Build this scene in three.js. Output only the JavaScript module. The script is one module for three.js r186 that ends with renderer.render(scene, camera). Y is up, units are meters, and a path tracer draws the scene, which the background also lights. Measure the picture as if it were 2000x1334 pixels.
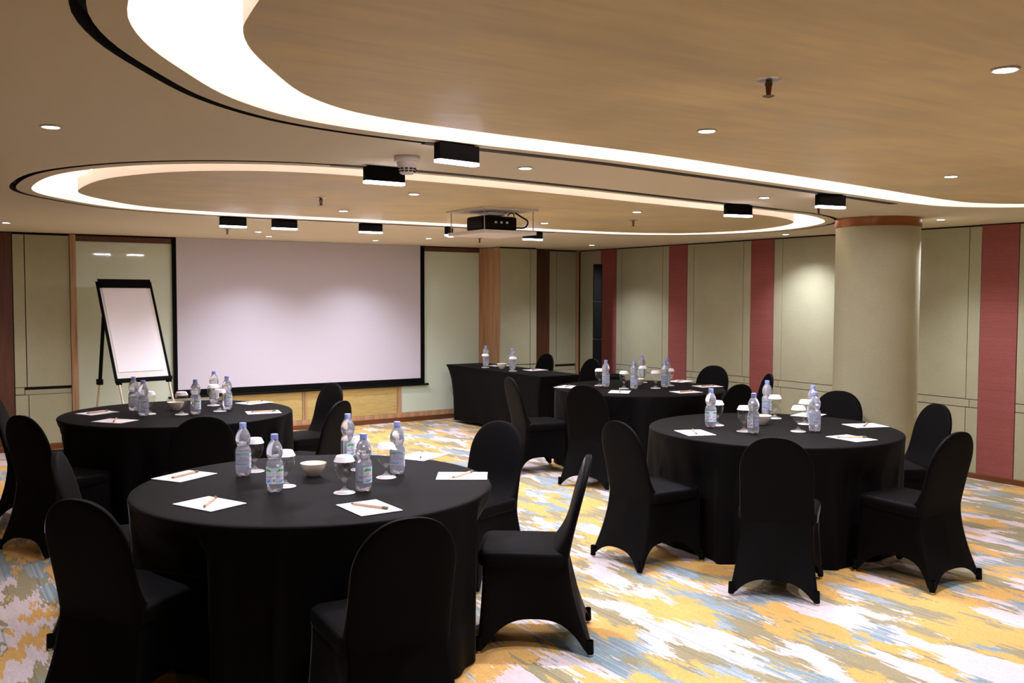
import * as THREE from 'three';
import { RoundedBoxGeometry } from 'three/addons/geometries/RoundedBoxGeometry.js';
import { mergeGeometries, mergeVertices } from 'three/addons/utils/BufferGeometryUtils.js';
import { RectAreaLightUniformsLib } from 'three/addons/lights/RectAreaLightUniformsLib.js';

// ------------------------------------------------------------------ camera, exposure, light levels
const renderer = new THREE.WebGLRenderer({ antialias: true });
renderer.toneMapping = THREE.LinearToneMapping;
renderer.toneMappingExposure = 2.4;
renderer.shadowMap.enabled = true;
RectAreaLightUniformsLib.init();
const scene = new THREE.Scene();
scene.background = new THREE.Color(0x000000);
const camera = new THREE.PerspectiveCamera(2 * Math.atan(667 / 1830) * 180 / Math.PI, 2000 / 1334, 0.05, 60);
const YAW = 32.65 * Math.PI / 180, PITCH = 2.8 * Math.PI / 180;
camera.position.set(0, 1.65, 0);
camera.lookAt(Math.sin(YAW) * Math.cos(PITCH), 1.65 - Math.sin(PITCH), -Math.cos(YAW) * Math.cos(PITCH));
camera.rotateZ(0.16 * Math.PI / 180);
const LIGHT = {
  down: 4.9, downColor: new THREE.Color(0.94, 0.95, 1.1),      // recessed spots, candela
  track: 270, trackColor: new THREE.Color(0.93, 0.92, 1.08),    // linear track heads, radiance
  cove: 11, coveColor: new THREE.Color(1.0, 0.88, 0.92),         // cove LED strips, radiance
};
const CEIL = 2.30;

// ------------------------------------------------------------------ helpers
function rng(seed) { let s = seed | 0; return () => { s = (s + 0x6d2b79f5) | 0; let t = Math.imul(s ^ (s >>> 15), 1 | s); t = (t + Math.imul(t ^ (t >>> 7), 61 | t)) ^ t; return ((t ^ (t >>> 14)) >>> 0) / 4294967296; }; }
const hash = (x, y, s) => { let h = Math.imul(x, 374761393) + Math.imul(y, 668265263) + Math.imul(s, 1274126177) | 0; h = Math.imul(h ^ (h >>> 13), 1274126177); return ((h ^ (h >>> 16)) >>> 0) / 4294967296; };
function vnoise(x, y, px, py, s) {                                   // periodic value noise, 0..1
  const x0 = Math.floor(x), y0 = Math.floor(y), fx = x - x0, fy = y - y0, m = (a, n) => ((a % n) + n) % n;
  const u = fx * fx * (3 - 2 * fx), v = fy * fy * (3 - 2 * fy), h = (i, j) => hash(m(x0 + i, px), m(y0 + j, py), s);
  return (h(0, 0) * (1 - u) + h(1, 0) * u) * (1 - v) + (h(0, 1) * (1 - u) + h(1, 1) * u) * v;
}
function fbm(x, y, px, py, s, n = 3) { let a = 0, w = 0.5, t = 0; for (let i = 0; i < n; i++) { a += w * vnoise(x, y, px, py, s + i * 17); t += w; w *= 0.5; x *= 2; y *= 2; px *= 2; py *= 2; } return a / t; }
function dataTex(w, h, f, srgb, metres) {
  const d = new Uint8Array(w * h * 4), c = [0, 0, 0];
  for (let j = 0, o = 0; j < h; j++) for (let i = 0; i < w; i++, o += 4) { f(i, j, c); d[o] = c[0]; d[o + 1] = c[1]; d[o + 2] = c[2]; d[o + 3] = 255; }
  const t = new THREE.DataTexture(d, w, h); t.wrapS = t.wrapT = THREE.RepeatWrapping; t.magFilter = THREE.LinearFilter; t.minFilter = THREE.LinearMipmapLinearFilter; t.generateMipmaps = true;
  if (srgb) t.colorSpace = THREE.SRGBColorSpace;
  t.repeat.set(1 / metres[0], 1 / metres[1]); t.needsUpdate = true; return t;
}
const used = new Map();
function numbered(n) { const k = used.get(n) || 0; used.set(n, k + 1); return k ? n + '_' + String(k).padStart(3, '0') : n; }
function mesh(name, geo, mat, parent) { const m = new THREE.Mesh(geo, mat); m.name = parent && parent !== scene ? name : numbered(name); m.castShadow = m.receiveShadow = true; (parent || scene).add(m); return m; }
function thing(name, label, category, [x, y, z] = [0, 0, 0], turn = 0, group) {
  const o = new THREE.Group(); o.name = numbered(name); o.position.set(x, y, z); o.rotation.y = turn; o.userData = { label, category }; if (group) o.userData.group = group; scene.add(o); return o;
}
function tag(o, label, category, group) { o.userData = { label, category }; if (group) o.userData.group = group; return o; }
function copyOf(src, label, group) { const c = src.clone(); c.name = numbered(src.name.replace(/_\d{3}$/, '')); c.userData = { ...src.userData, label }; if (group) c.userData.group = group; scene.add(c); return c; }
function structure(name) { const o = new THREE.Group(); o.name = name; o.userData = { kind: 'structure' }; scene.add(o); return o; }
function metric(g) {                                                 // uv in metres from the dominant axis of each face
  const p = g.attributes.position, n = g.attributes.normal, uv = new Float32Array(p.count * 2);
  for (let i = 0; i < p.count; i++) {
    const ax = Math.abs(n.getX(i)), ay = Math.abs(n.getY(i)), az = Math.abs(n.getZ(i));
    if (ay >= ax && ay >= az) { uv[i * 2] = p.getX(i); uv[i * 2 + 1] = p.getZ(i); } else if (ax >= az) { uv[i * 2] = p.getZ(i); uv[i * 2 + 1] = p.getY(i); } else { uv[i * 2] = p.getX(i); uv[i * 2 + 1] = p.getY(i); }
  }
  g.setAttribute('uv', new THREE.BufferAttribute(uv, 2)); return g;
}
function bx(x0, x1, y0, y1, z0, z1) { const g = new THREE.BoxGeometry(x1 - x0, y1 - y0, z1 - z0); g.translate((x0 + x1) / 2, (y0 + y1) / 2, (z0 + z1) / 2); return metric(g); }
function rbx(x0, x1, y0, y1, z0, z1, r = 0.004, seg = 2) { const g = new RoundedBoxGeometry(x1 - x0, y1 - y0, z1 - z0, seg, r); g.translate((x0 + x1) / 2, (y0 + y1) / 2, (z0 + z1) / 2); return metric(g); }
function cyl(r0, r1, y0, y1, n = 20, x = 0, z = 0) { const g = new THREE.CylinderGeometry(r1, r0, y1 - y0, n); g.translate(x, (y0 + y1) / 2, z); return g; }
function lathe(pts, n = 32) { return new THREE.LatheGeometry(pts.map(([r, y]) => new THREE.Vector2(r, y)), n); }
function bar(a, b, r, n = 8) { return new THREE.TubeGeometry(new THREE.LineCurve3(new THREE.Vector3(...a), new THREE.Vector3(...b)), 1, r, n, false); }
function wire(pts, r, n = 24) { return new THREE.TubeGeometry(new THREE.CatmullRomCurve3(pts.map((p) => new THREE.Vector3(...p))), n, r, 6, false); }
function merged(list) { return mergeGeometries(list.map((g) => { const h = g.index ? g.toNonIndexed() : g; for (const k of Object.keys(h.attributes)) if (!['position', 'normal', 'uv'].includes(k)) h.deleteAttribute(k); return h; })); }
function loft(rows, closed = true) {                                 // rows of [x,y,z], all of one length
  const n = rows[0].length, pos = [], idx = [], uv = [];
  rows.forEach((r, j) => r.forEach((p, i) => { pos.push(...p); uv.push(i / n * 2, j / rows.length); }));
  for (let j = 0; j < rows.length - 1; j++) for (let i = 0; i < (closed ? n : n - 1); i++) { const a = j * n + i, b = j * n + (i + 1) % n, c = a + n, d = b + n; idx.push(a, b, d, a, d, c); }
  const g = new THREE.BufferGeometry(); g.setAttribute('position', new THREE.Float32BufferAttribute(pos, 3)); g.setAttribute('uv', new THREE.Float32BufferAttribute(uv, 2)); g.setIndex(idx); g.computeVertexNormals(); return g;
}
const lerp = (a, b, t) => a + (b - a) * t;
const facing = (deg) => { const a = deg * Math.PI / 180; return [Math.sin(a), -Math.cos(a)]; };   // compass bearing: 0 = towards the screen wall, 90 = towards the striped wall

// ------------------------------------------------------------------ textures
// ikat carpet: threads run along z (texture v), stepped edges across x (texture u)
const CW = 2048, CH = 2048, CU = 6.0, CV = 7.2;
const carpetTex = (() => {
  const R = rng(77), off = new Float32Array(CW), fine = new Float32Array(CW), thr = new Float32Array(CW);
  let i = 0;
  while (i < CW) { const w = Math.round((0.010 + R() * 0.026) / CU * CW), o = (R() - 0.5) * 0.17; for (let k = 0; k < w && i < CW; k++, i++) off[i] = o; }
  i = 0; while (i < CW) { const w = 1 + Math.floor(R() * 2.6), o = (R() + R() - 1) * 0.045, t = R(); for (let k = 0; k < w && i < CW; k++, i++) { fine[i] = o; thr[i] = t; } }
  const pal = [[208, 161, 90], [209, 192, 191], [150, 139, 106], [126, 145, 152], [132, 122, 92], [160, 166, 168]];
  return dataTex(CW, CH, (i, j, c) => {
    const x = i / CW * CU, z = j / CH * CV, n = Math.floor(j / 3);
    const zz = z + off[i] + fine[i], th = thr[i], t5 = th - 0.5;
    const a = fbm(x * 5.5, zz * 3.889, 33, 28, 11, 3), b = fbm(x * 7, zz * 4.167, 42, 30, 41, 3), d = fbm(x * 5, zz * 3.194, 30, 23, 91, 2);
    let k = a > 0.49 + t5 * 0.01 ? 0 : 1;                                         // ochre or cream ground
    if (b > 0.575 + t5 * 0.03) k = 2;                                               // olive patches
    if (Math.abs(a - 0.49) < 0.024 && b > 0.45) k = 2;                            // olive edge between the grounds
    if (d > 0.675 + t5 * 0.1 && k !== 0) k = th < 0.6 ? 3 : 5;                      // blue patches, threads mixed with grey
    if (k === 1 && d > 0.45 && th > 0.88) k = 5;                                   // stray blue-grey threads in the cream
    if (k === 2 && th > 0.8) k = 4;
    const v = 0.95 + 0.09 * hash(i >> 1, j >> 1, 3) + 0.04 * (vnoise(i / 5, j / 40, 410, 52, 8) - 0.5);
    for (let q = 0; q < 3; q++) c[q] = Math.min(255, pal[k][q] * v);
  }, true, [CU, CV]);
})();
// combed plaster of the ceiling islands
const plaster = (f) => dataTex(1024, 1024, (i, j, c) => {
  const s = fbm(i / 128, j / 16, 8, 64, 31, 4), w = fbm(i / 170.67, j / 128, 6, 8, 51, 4), p = fbm(i / 64, j / 8, 16, 128, 71, 2);
  f(s, w, p, c);
}, false, [2.6, 2.6]);
const islandTex = plaster((s, w, p, c) => { const v = 0.9 + 0.07 * (s - 0.5) + 0.16 * (w - 0.5) + 0.03 * (p - 0.5); c[0] = 250 * v; c[1] = 229 * v; c[2] = 170 * v; });
islandTex.colorSpace = THREE.SRGBColorSpace;
const islandRough = plaster((s, w, p, c) => { c[0] = c[1] = c[2] = 105 + 130 * w * (0.7 + 0.6 * (s - 0.5)); });
// woven wall cloth, neutral: multiplied with each material's colour
const weaveTex = dataTex(256, 256, (i, j, c) => { const v = 236 + 14 * (hash(i, j >> 2, 4) - 0.5) + 12 * (hash(i >> 2, j, 6) - 0.5) + 10 * (fbm(i / 64, j / 64, 4, 4, 8, 3) - 0.5); c[0] = c[1] = c[2] = v; }, true, [0.5, 0.5]);
const ribTex = dataTex(128, 512, (i, j, c) => { const v = 222 + 34 * (hash(0, j, 4) - 0.5) + 26 * (hash(i >> 3, j, 6) - 0.5); c[0] = c[1] = c[2] = v; }, true, [0.4, 0.8]);
const silkTex = dataTex(256, 256, (i, j, c) => { const v = 226 + 26 * (vnoise(i / 32, j / 2, 8, 128, 4) - 0.5) + 18 * (hash(i >> 4, j, 6) - 0.5); c[0] = c[1] = c[2] = v; }, true, [0.7, 0.7]);
const woodTex = dataTex(256, 1024, (i, j, c) => { const w = fbm(i / 16 + 1.5 * vnoise(i / 64, j / 256, 4, 4, 3), j / 256, 16, 4, 31, 4), p = hash(i, j >> 5, 7); const v = 0.86 + 0.34 * (w - 0.5) + 0.05 * (p - 0.5); c[0] = 255 * v; c[1] = 250 * v; c[2] = 244 * v; }, true, [0.32, 1.6]);
function labelTex() {                                                                     // printed bottle wrap
  const cv = document.createElement('canvas'); cv.width = 512; cv.height = 256; const g = cv.getContext('2d');
  g.fillStyle = '#c9d8e8'; g.fillRect(0, 0, 512, 256);
  g.fillStyle = '#eef2f6'; for (let k = 0; k < 512; k += 256) g.fillRect(k + 176, 60, 70, 190);
  for (let k = 0; k < 512; k += 256) {
    g.fillStyle = '#55a848'; g.beginPath(); g.moveTo(k + 8, 66); g.quadraticCurveTo(k + 50, -10, k + 96, 34); g.quadraticCurveTo(k + 130, 2, k + 170, 66); g.closePath(); g.fill();
    g.fillStyle = '#86c56a'; g.beginPath(); g.moveTo(k + 40, 66); g.quadraticCurveTo(k + 92, 30, k + 140, 66); g.closePath(); g.fill();
    g.fillStyle = '#3f7fc0'; g.beginPath(); g.ellipse(k + 100, 206, 54, 24, -0.25, 0, Math.PI * 2); g.fill();
    g.fillStyle = '#a9c8e6'; g.beginPath(); g.ellipse(k + 92, 196, 50, 16, -0.25, 0, Math.PI * 2); g.fill();
    g.fillStyle = '#d8322c'; g.font = 'italic bold 42px serif'; g.textAlign = 'center'; g.fillText('Le', k + 78, 118); g.font = 'italic bold 40px serif'; g.fillText('Minerale', k + 92, 158);
    g.fillStyle = '#55606c'; for (let r = 0; r < 6; r++) g.fillRect(k + 186, 76 + r * 13, 46 - (r % 3) * 9, 4);
    for (let r = 0; r < 12; r++) g.fillRect(k + 190 + r * 4, 176, 1 + (r * 7 % 3), 44);
  }
  const t = new THREE.CanvasTexture(cv); t.colorSpace = THREE.SRGBColorSpace; t.wrapS = THREE.RepeatWrapping; t.magFilter = THREE.LinearFilter; return t;
}

// ------------------------------------------------------------------ materials
const S = (o) => new THREE.MeshStandardMaterial(o), P = (o) => new THREE.MeshPhysicalMaterial(o);
const M = {
  carpet: S({ map: carpetTex, roughness: 1 }),
  ceiling: S({ color: '#e0d5b4', roughness: 0.9 }),
  cove: S({ color: '#f4efe8', roughness: 0.85 }),
  island: S({ map: islandTex, roughnessMap: islandRough, roughness: 0.9 }),
  islandEdge: S({ color: '#f3e8d8', roughness: 0.85 }),
  slot: S({ color: '#050505', roughness: 0.6 }),
  backing: S({ color: '#1c140d', roughness: 0.9 }),
  green: S({ color: '#bfbd9b', map: weaveTex, roughness: 0.92 }),
  red: S({ color: '#ad5f57', map: ribTex, roughness: 0.95 }),
  yellow: S({ color: '#d4b970', map: silkTex, roughness: 0.7 }),
  wood: S({ color: '#cca27a', map: woodTex, roughness: 0.5 }),
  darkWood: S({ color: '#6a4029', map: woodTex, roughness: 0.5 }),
  glass: P({ color: '#cfdcc6', roughness: 0.5, clearcoat: 1, clearcoatRoughness: 0.03 }),
  copper: S({ color: '#b07a52', metalness: 1, roughness: 0.28 }),
  skirting: S({ color: '#8a5a3a', metalness: 0.75, roughness: 0.32 }),
  cloth: P({ color: '#0b0a0a', roughness: 0.65, specularIntensity: 0.14, sheen: 0.22, sheenColor: new THREE.Color(0.5, 0.47, 0.48), sheenRoughness: 0.3 }),
  spandex: P({ color: '#0c0b0b', roughness: 0.6, specularIntensity: 0.1, sheen: 0.8, sheenColor: new THREE.Color(0.8, 0.75, 0.77), sheenRoughness: 0.22 }),
  screen: S({ color: '#cec9d3', roughness: 0.9 }),
  black: P({ color: '#050505', roughness: 0.85, specularIntensity: 0.25 }),
  blackGloss: P({ color: '#060606', roughness: 0.6, specularIntensity: 0.3 }),
  steel: S({ color: '#c9c5be', metalness: 1, roughness: 0.3 }),
  sprinkler: S({ color: '#7d6a58', metalness: 1, roughness: 0.4 }),
  alu: S({ color: '#c8b9a2', metalness: 0.5, roughness: 0.4 }),
  white: S({ color: '#e6e0d8', roughness: 0.6 }),
  detector: S({ color: '#efe9e2', roughness: 0.55 }),
  paper: S({ color: '#f3edf0', roughness: 0.9 }),
  pen: S({ color: '#c9a585', roughness: 0.7 }),
  penTip: S({ color: '#6b5138', roughness: 0.6 }),
  ceramic: P({ color: '#efe3cf', roughness: 0.25, clearcoat: 0.6, clearcoatRoughness: 0.1 }),
  water: P({ color: '#eef1fb', roughness: 0.03, transmission: 0.8, thickness: 0.06, ior: 1.36 }),
  goblet: P({ color: '#fbfcfb', roughness: 0.02, transmission: 1, thickness: 0, ior: 1.75 }),
  cap: S({ color: '#8f9ad6', roughness: 0.45 }),
  label: S({ map: labelTex(), roughness: 0.5, side: THREE.DoubleSide }),
  bulbRed: S({ color: '#a01515', roughness: 0.2 }),
  lens: S({ color: '#ffffff', emissive: '#f1eaff', emissiveIntensity: 14, roughness: 0.4 }),
  diffuser: S({ color: '#ffffff', emissive: '#efe9ff', emissiveIntensity: 9, roughness: 0.4 }),
  strip: S({ color: '#ffffff', emissive: '#ffe6e0', emissiveIntensity: 9, roughness: 0.5 }),
};

// ------------------------------------------------------------------ room shell
const X0 = -2.2, X1 = 8.12, Z0 = -11.03, Z1 = 2.8;
{ const floor = structure('floor'); mesh('carpet', bx(X0 - 0.2, X1 + 0.3, -0.12, 0, Z0 - 0.3, Z1 + 0.2), M.carpet, floor); }

// ---- ceiling with two free-form lit coves
const closedCurve = (pts, n = 220) => new THREE.CatmullRomCurve3(pts.map(([x, z]) => new THREE.Vector3(x, 0, z)), true, 'centripetal').getSpacedPoints(n).slice(0, n).map((p) => [p.x, p.z]);
function inset(pts, d) {                                             // offset a closed outline inwards
  const n = pts.length; let area = 0; pts.forEach((p, i) => { const q = pts[(i + 1) % n]; area += p[0] * q[1] - q[0] * p[1]; }); const sg = Math.sign(area);
  return pts.map((p, i) => { const a = pts[(i + n - 1) % n], b = pts[(i + 1) % n], dx = b[0] - a[0], dz = b[1] - a[1], l = Math.hypot(dx, dz); return [p[0] - sg * dz / l * d, p[1] + sg * dx / l * d]; });
}
const asShape = (pts) => new THREE.Shape(pts.map((p) => new THREE.Vector2(...p)));
const asPath = (pts) => new THREE.Path(pts.map((p) => new THREE.Vector2(...p)));
function flat(outer, holes, y) { const s = asShape(outer); holes.forEach((h) => s.holes.push(asPath(h))); const g = new THREE.ShapeGeometry(s, 1); g.rotateX(Math.PI / 2); g.translate(0, y, 0); return metric(g); }
function plate(outer, holes, y0, y1) { const s = asShape(outer); holes.forEach((h) => s.holes.push(asPath(h))); const g = new THREE.ExtrudeGeometry(s, { depth: y1 - y0, bevelEnabled: false, steps: 1 }); g.rotateX(Math.PI / 2); g.translate(0, y1, 0); return metric(g); }
const ribbon = (pts, y0, y1) => loft([pts.map(([x, z]) => [x, y0, z]), pts.map(([x, z]) => [x, y1, z])]);

const farSlot = closedCurve([[0.51, -6.2], [0.60, -5.5], [0.95, -4.87], [1.5, -4.5], [2.2, -4.41], [3.2, -4.49], [4.3, -4.66], [5.4, -4.83], [6.2, -5.0], [6.85, -5.4], [7.26, -6.1], [7.33, -6.75], [7.1, -7.4], [6.5, -7.82], [5.6, -7.92], [4.2, -7.87], [3.0, -7.87], [2.0, -7.87], [1.3, -7.67], [0.8, -7.15], [0.56, -6.7]]);
const nearOuter = closedCurve([[0.42, -2.23], [0.45, -2.39], [0.53, -2.59], [0.67, -2.82], [0.90, -3.13], [1.17, -3.34], [1.45, -3.44], [1.93, -3.50], [2.4, -3.53], [2.86, -3.56], [3.66, -3.67], [4.66, -3.82], [5.42, -3.95], [5.89, -4.02], [6.22, -4.03], [6.54, -3.93], [6.80, -3.75], [7.05, -3.35], [7.15, -2.6], [7.1, -1.2], [6.9, 0.2], [6.2, 1.1], [4.5, 1.5], [2.5, 1.45], [1.2, 1.0], [0.55, 0.1], [0.38, -1.0], [0.38, -1.8]], 300);
const farIn = inset(farSlot, 0.036), farOuter = inset(farSlot, 0.12), farIsland = inset(farSlot, 0.38), nearIsland = inset(nearOuter, 0.26);
const a0 = inset(nearOuter, -0.085), a1 = inset(nearOuter, -0.121);
const inSlot = nearOuter.map(([x, z], i) => [x, z, i]).filter(([x, z]) => (z < -1.0 && x < 0.6) || (z < -2.3 && x < 5.86)).map((q) => q[2]);
inSlot.sort((p, q) => (p + 30) % 300 - (q + 30) % 300);
const nearSlot = [...inSlot.map((i) => a1[i]), ...inSlot.map((i) => a0[i]).reverse()];
const ceiling = structure('ceiling');
mesh('plaster_ceiling', flat([[X0 - 0.2, Z0 - 0.3], [X1 + 0.3, Z0 - 0.3], [X1 + 0.3, Z1 + 0.2], [X0 - 0.2, Z1 + 0.2]], [farSlot, nearOuter, nearSlot], CEIL), M.ceiling, ceiling);
mesh('cove_lip', flat(farIn, [farOuter], CEIL), M.ceiling, ceiling);
mesh('slot_channel', merged([flat(farSlot, [farIn], CEIL + 0.05), ribbon(farSlot, CEIL, CEIL + 0.05), ribbon(farIn, CEIL, CEIL + 0.05)]), M.slot, ceiling);
mesh('slot_channel', merged([flat(nearSlot, [], CEIL + 0.05), ribbon(nearSlot, CEIL, CEIL + 0.05)]), M.slot, ceiling);
const COVE = 0.24;
for (const [outer, isl] of [[farOuter, farIsland], [nearOuter, nearIsland]]) {
  const up = inset(outer, 0.05);
  // coved side: upright at the lip, bending inwards at the top
  const rows = []; for (let k = 0; k <= 8; k++) { const t = k / 8, a = t * Math.PI / 2; rows.push(t < 0 ? outer : inset(outer, 0.07 * (1 - Math.cos(a))).map(([x, z]) => [x, CEIL + 0.10 * t + (COVE - 0.10) * Math.sin(a), z])); }
  mesh('cove_wall', loft(rows), M.cove, ceiling);
  mesh('cove_top', flat(up, [], CEIL + COVE), M.cove, ceiling);
  mesh('island_edge', ribbon(isl, CEIL, CEIL + 0.075), M.islandEdge, ceiling);
  mesh('island_panel', merged([flat(isl, [], CEIL), flat(isl, [], CEIL + 0.075)]), M.island, ceiling);
}
mesh('roof_slab', bx(X0 - 0.2, X1 + 0.3, CEIL + COVE + 0.03, CEIL + COVE + 0.2, Z0 - 0.3, Z1 + 0.2), M.ceiling, ceiling);

// track rails set into the slots
const FN = farSlot.length;
function rail(ids, o, i, label) { mesh('light_track', plate([...ids.map((k) => o[k]), ...ids.map((k) => i[k]).reverse()], [], CEIL - 0.003, CEIL + 0.02), M.slot, ceiling).userData.label = label; }
const fo = inset(farSlot, -0.012), fi = inset(farSlot, 0.046), ids = farSlot.map((_, k) => k);
rail(ids.filter((k) => farSlot[k][1] < -7.5 && farSlot[k][0] > 2.12 && farSlot[k][0] < 5.62), fo, fi, 'black light track along the far side of the oval ceiling island');
rail(ids.filter((k) => farSlot[k][1] > -5.2 && farSlot[k][0] > 1.75 && farSlot[k][0] < 5.5), fo, fi, 'black light track between the two ceiling islands, on the oval one');
rail(inSlot.filter((k) => nearOuter[k][0] > 1.8), inset(nearOuter, -0.131), inset(nearOuter, -0.075), 'black light track along the edge of the large near ceiling island');

// LED strips lying on the islands' upper edges
function coveLight(isl, label) {
  const t = thing('cove_light', label, 'light strip');
  const a = inset(isl, 0.015), b = inset(isl, 0.03), y = CEIL + 0.076;
  mesh('led_strip', merged([ribbon(a, y, y + 0.012), ribbon(b, y, y + 0.012), flat(a, [b], y + 0.012)]), M.strip, t);
  const n = isl.length, step = 8, part = 0.8;
  for (let i = 0; i < n; i += step) {
    const p = a[i], q = a[(i + step) % n], mid = a[(i + (step >> 1)) % n], len = Math.hypot(q[0] - p[0], q[1] - p[1]), o = isl[(i + (step >> 1)) % n];
    const dx = o[0] - mid[0], dz = o[1] - mid[1], l = Math.hypot(dx, dz) || 1;
    const L = new THREE.RectAreaLight(LIGHT.coveColor, LIGHT.cove / part, len * part, 0.014);
    L.position.set(mid[0] + dx / l * 0.004, y + 0.016, mid[1] + dz / l * 0.004);
    L.lookAt(mid[0] + dx / l, y + 0.016 + 0.45, mid[1] + dz / l); L.name = 'cove_led'; scene.add(L);
  }
}
coveLight(farIsland, 'warm light strip hidden round the far oval ceiling island');
coveLight(nearIsland, 'warm light strip hidden round the large near ceiling island');

// ---- back wall
const wallBack = structure('wall_back');
const F = Z0;                                                        // front of the panelling
mesh('wall_core', bx(X0 - 0.2, X1 + 0.3, 0, CEIL + 0.27, F - 0.3, F - 0.035), M.backing, wallBack);
const pb = (name, mat, x0, x1, y0, y1, front = 0, back = -0.04) => mesh(name, bx(x0, x1, y0, y1, F + back, F + front), mat, wallBack);
pb('dark_panel', M.darkWood, 0.45, 0.890, 0.062, 2.29, -0.012);  // red panel, its shade put into the colour through the dark wood material
pb('green_panel', M.green, -2.2, 0.442, 0.062, 2.275);
pb('green_panel', M.green, 0.897, 1.003, 0.674, 2.275); pb('green_panel', M.green, 1.012, 1.434, 0.674, 2.275);
pb('green_panel', M.green, 0.897, 0.980, 0.597, 0.667); pb('rail', M.green, 0.988, 1.434, 0.592, 0.640, -0.022);
pb('green_panel', M.green, 0.897, 1.016, 0.062, 0.588); pb('green_panel', M.green, 1.024, 1.434, 0.062, 0.588);
pb('wood_post', M.wood, 1.438, 1.496, 0.06, 2.292, 0.022);
pb('wood_header', M.darkWood, 1.496, 2.9, 2.224, 2.282, 0.018); pb('wood_header', M.darkWood, 5.352, 6.526, 2.232, 2.286, 0.018);
pb('wood_rail', M.wood, 1.496, 2.9, 0.06, 0.122, 0.016); pb('wood_rail', M.wood, 2.9, 5.352, 0.06, 0.112, 0.016); pb('wood_rail', M.wood, 5.352, 6.526, 0.06, 0.122, 0.016);
pb('glass_panel', M.glass, 1.497, 2.899, 0.123, 2.223); pb('glass_panel', M.glass, 5.353, 6.525, 0.123, 2.231);
pb('wood_post', M.wood, 2.9, 2.95, 0.112, 2.29, 0.012); pb('wood_post', M.wood, 4.015, 4.036, 0.112, 2.29, 0.012); pb('wood_post', M.wood, 4.042, 4.068, 0.112, 2.29, 0.012); pb('wood_post', M.wood, 5.294, 5.35, 0.112, 2.29, 0.014);
pb('yellow_panel', M.yellow, 2.952, 4.013, 0.114, 2.28); pb('yellow_panel', M.yellow, 4.07, 5.292, 0.114, 2.28);
pb('wood_post', M.wood, 6.526, 6.589, 0.06, 2.29, 0.022);
// projecting pier and the recess beside it
mesh('pier_core', bx(6.60, 7.185, 0, CEIL, F, -10.615), M.backing, wallBack);
mesh('wood_side_panel', bx(6.586, 6.602, 0.06, 2.292, F + 0.022, -10.6), M.wood, wallBack);
const pp = (name, mat, x0, x1, y0, y1, z, d = 0.02) => mesh(name, bx(x0, x1, y0, y1, z - d, z), mat, wallBack);
for (const [y0, y1] of [[0.722, 2.28], [0.648, 0.711], [0.062, 0.636]]) { pp('green_panel', M.green, 6.604, 7.082, y0, y1, -10.6); pp('green_panel', M.green, 7.091, 7.188, y0, y1, -10.6); }
mesh('recess_core', bx(7.185, X1, 0, CEIL, F, -10.905), M.backing, wallBack);
pp('dark_panel', M.darkWood, 7.19, 7.592, 0.06, 2.29, -10.87, 0.03);
pp('green_panel', M.green, 7.6, 7.718, 0.674, 2.28, -10.88); pp('green_panel', M.green, 7.727, 8.06, 0.674, 2.28, -10.88);
pp('green_panel', M.green, 7.6, 7.70, 0.597, 0.667, -10.88); pp('rail', M.green, 7.708, 8.06, 0.592, 0.640, -10.895, 0.012);
pp('green_panel', M.green, 7.6, 7.735, 0.062, 0.588, -10.88); pp('green_panel', M.green, 7.743, 8.06, 0.062, 0.588, -10.88);
pp('wood_post', M.wood, 8.064, 8.11, 0.06, 2.29, -10.868, 0.035);
const baseBack = structure('baseboard_back');
mesh('skirting_board', rbx(X0, 6.588, 0, 0.06, F - 0.03, F + 0.028, 0.004), M.skirting, baseBack);
mesh('skirting_board', rbx(6.588, 7.2, 0, 0.06, -10.64, -10.585, 0.004), M.skirting, baseBack);
mesh('skirting_board', rbx(7.2, X1, 0, 0.06, -10.91, -10.86, 0.004), M.skirting, baseBack);

// ---- striped right wall
const wallRight = structure('wall_right');
mesh('wall_core', bx(X1 + 0.03, X1 + 0.3, 0, CEIL + 0.27, -10.9, Z1 + 0.2), M.backing, wallRight);
const pr = (name, mat, za, zb, y0, y1, f = 0) => mesh(name, bx(X1 - f, X1 + 0.035, y0, y1, za, zb), mat, wallRight);
const reds = [[-10.376, -10.036], [-8.975, -8.647], [-7.59, -7.256], [-6.205, -5.870], [-4.839, -4.504], [-3.455, -3.12], [-2.07, -1.735], [-0.685, -0.35], [0.70, 1.035], [2.085, 2.42]];
const G = 0.0035;
pr('green_panel', M.green, -10.853, -10.376 - G, 0.05, 2.285);
reds.forEach(([a, b], k) => {
  pr('red_panel', M.red, a, b, 0.05, 2.29, 0.004);
  const s = b + 0.006, e = (reds[k + 1] ? reds[k + 1][0] : Z1) - 0.006;
  for (const [y0, y1, l, r] of [[0.717 + G, 2.285, 0.115, 0.115], [0.642 + G, 0.717 - G, 0.085, 0.08], [0.05, 0.642 - G, 0.115, 0.115]]) {
    pr('green_panel', M.green, s, s + l - G, y0, y1); pr('green_panel', M.green, s + l + G, e - r - G, y0, y1); pr('green_panel', M.green, e - r + G, e, y0, y1);
  }
});
{ const b = structure('baseboard_right'); mesh('skirting_board', rbx(X1 - 0.022, X1 + 0.03, 0, 0.05, -10.86, Z1, 0.004), M.skirting, b); }
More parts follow.
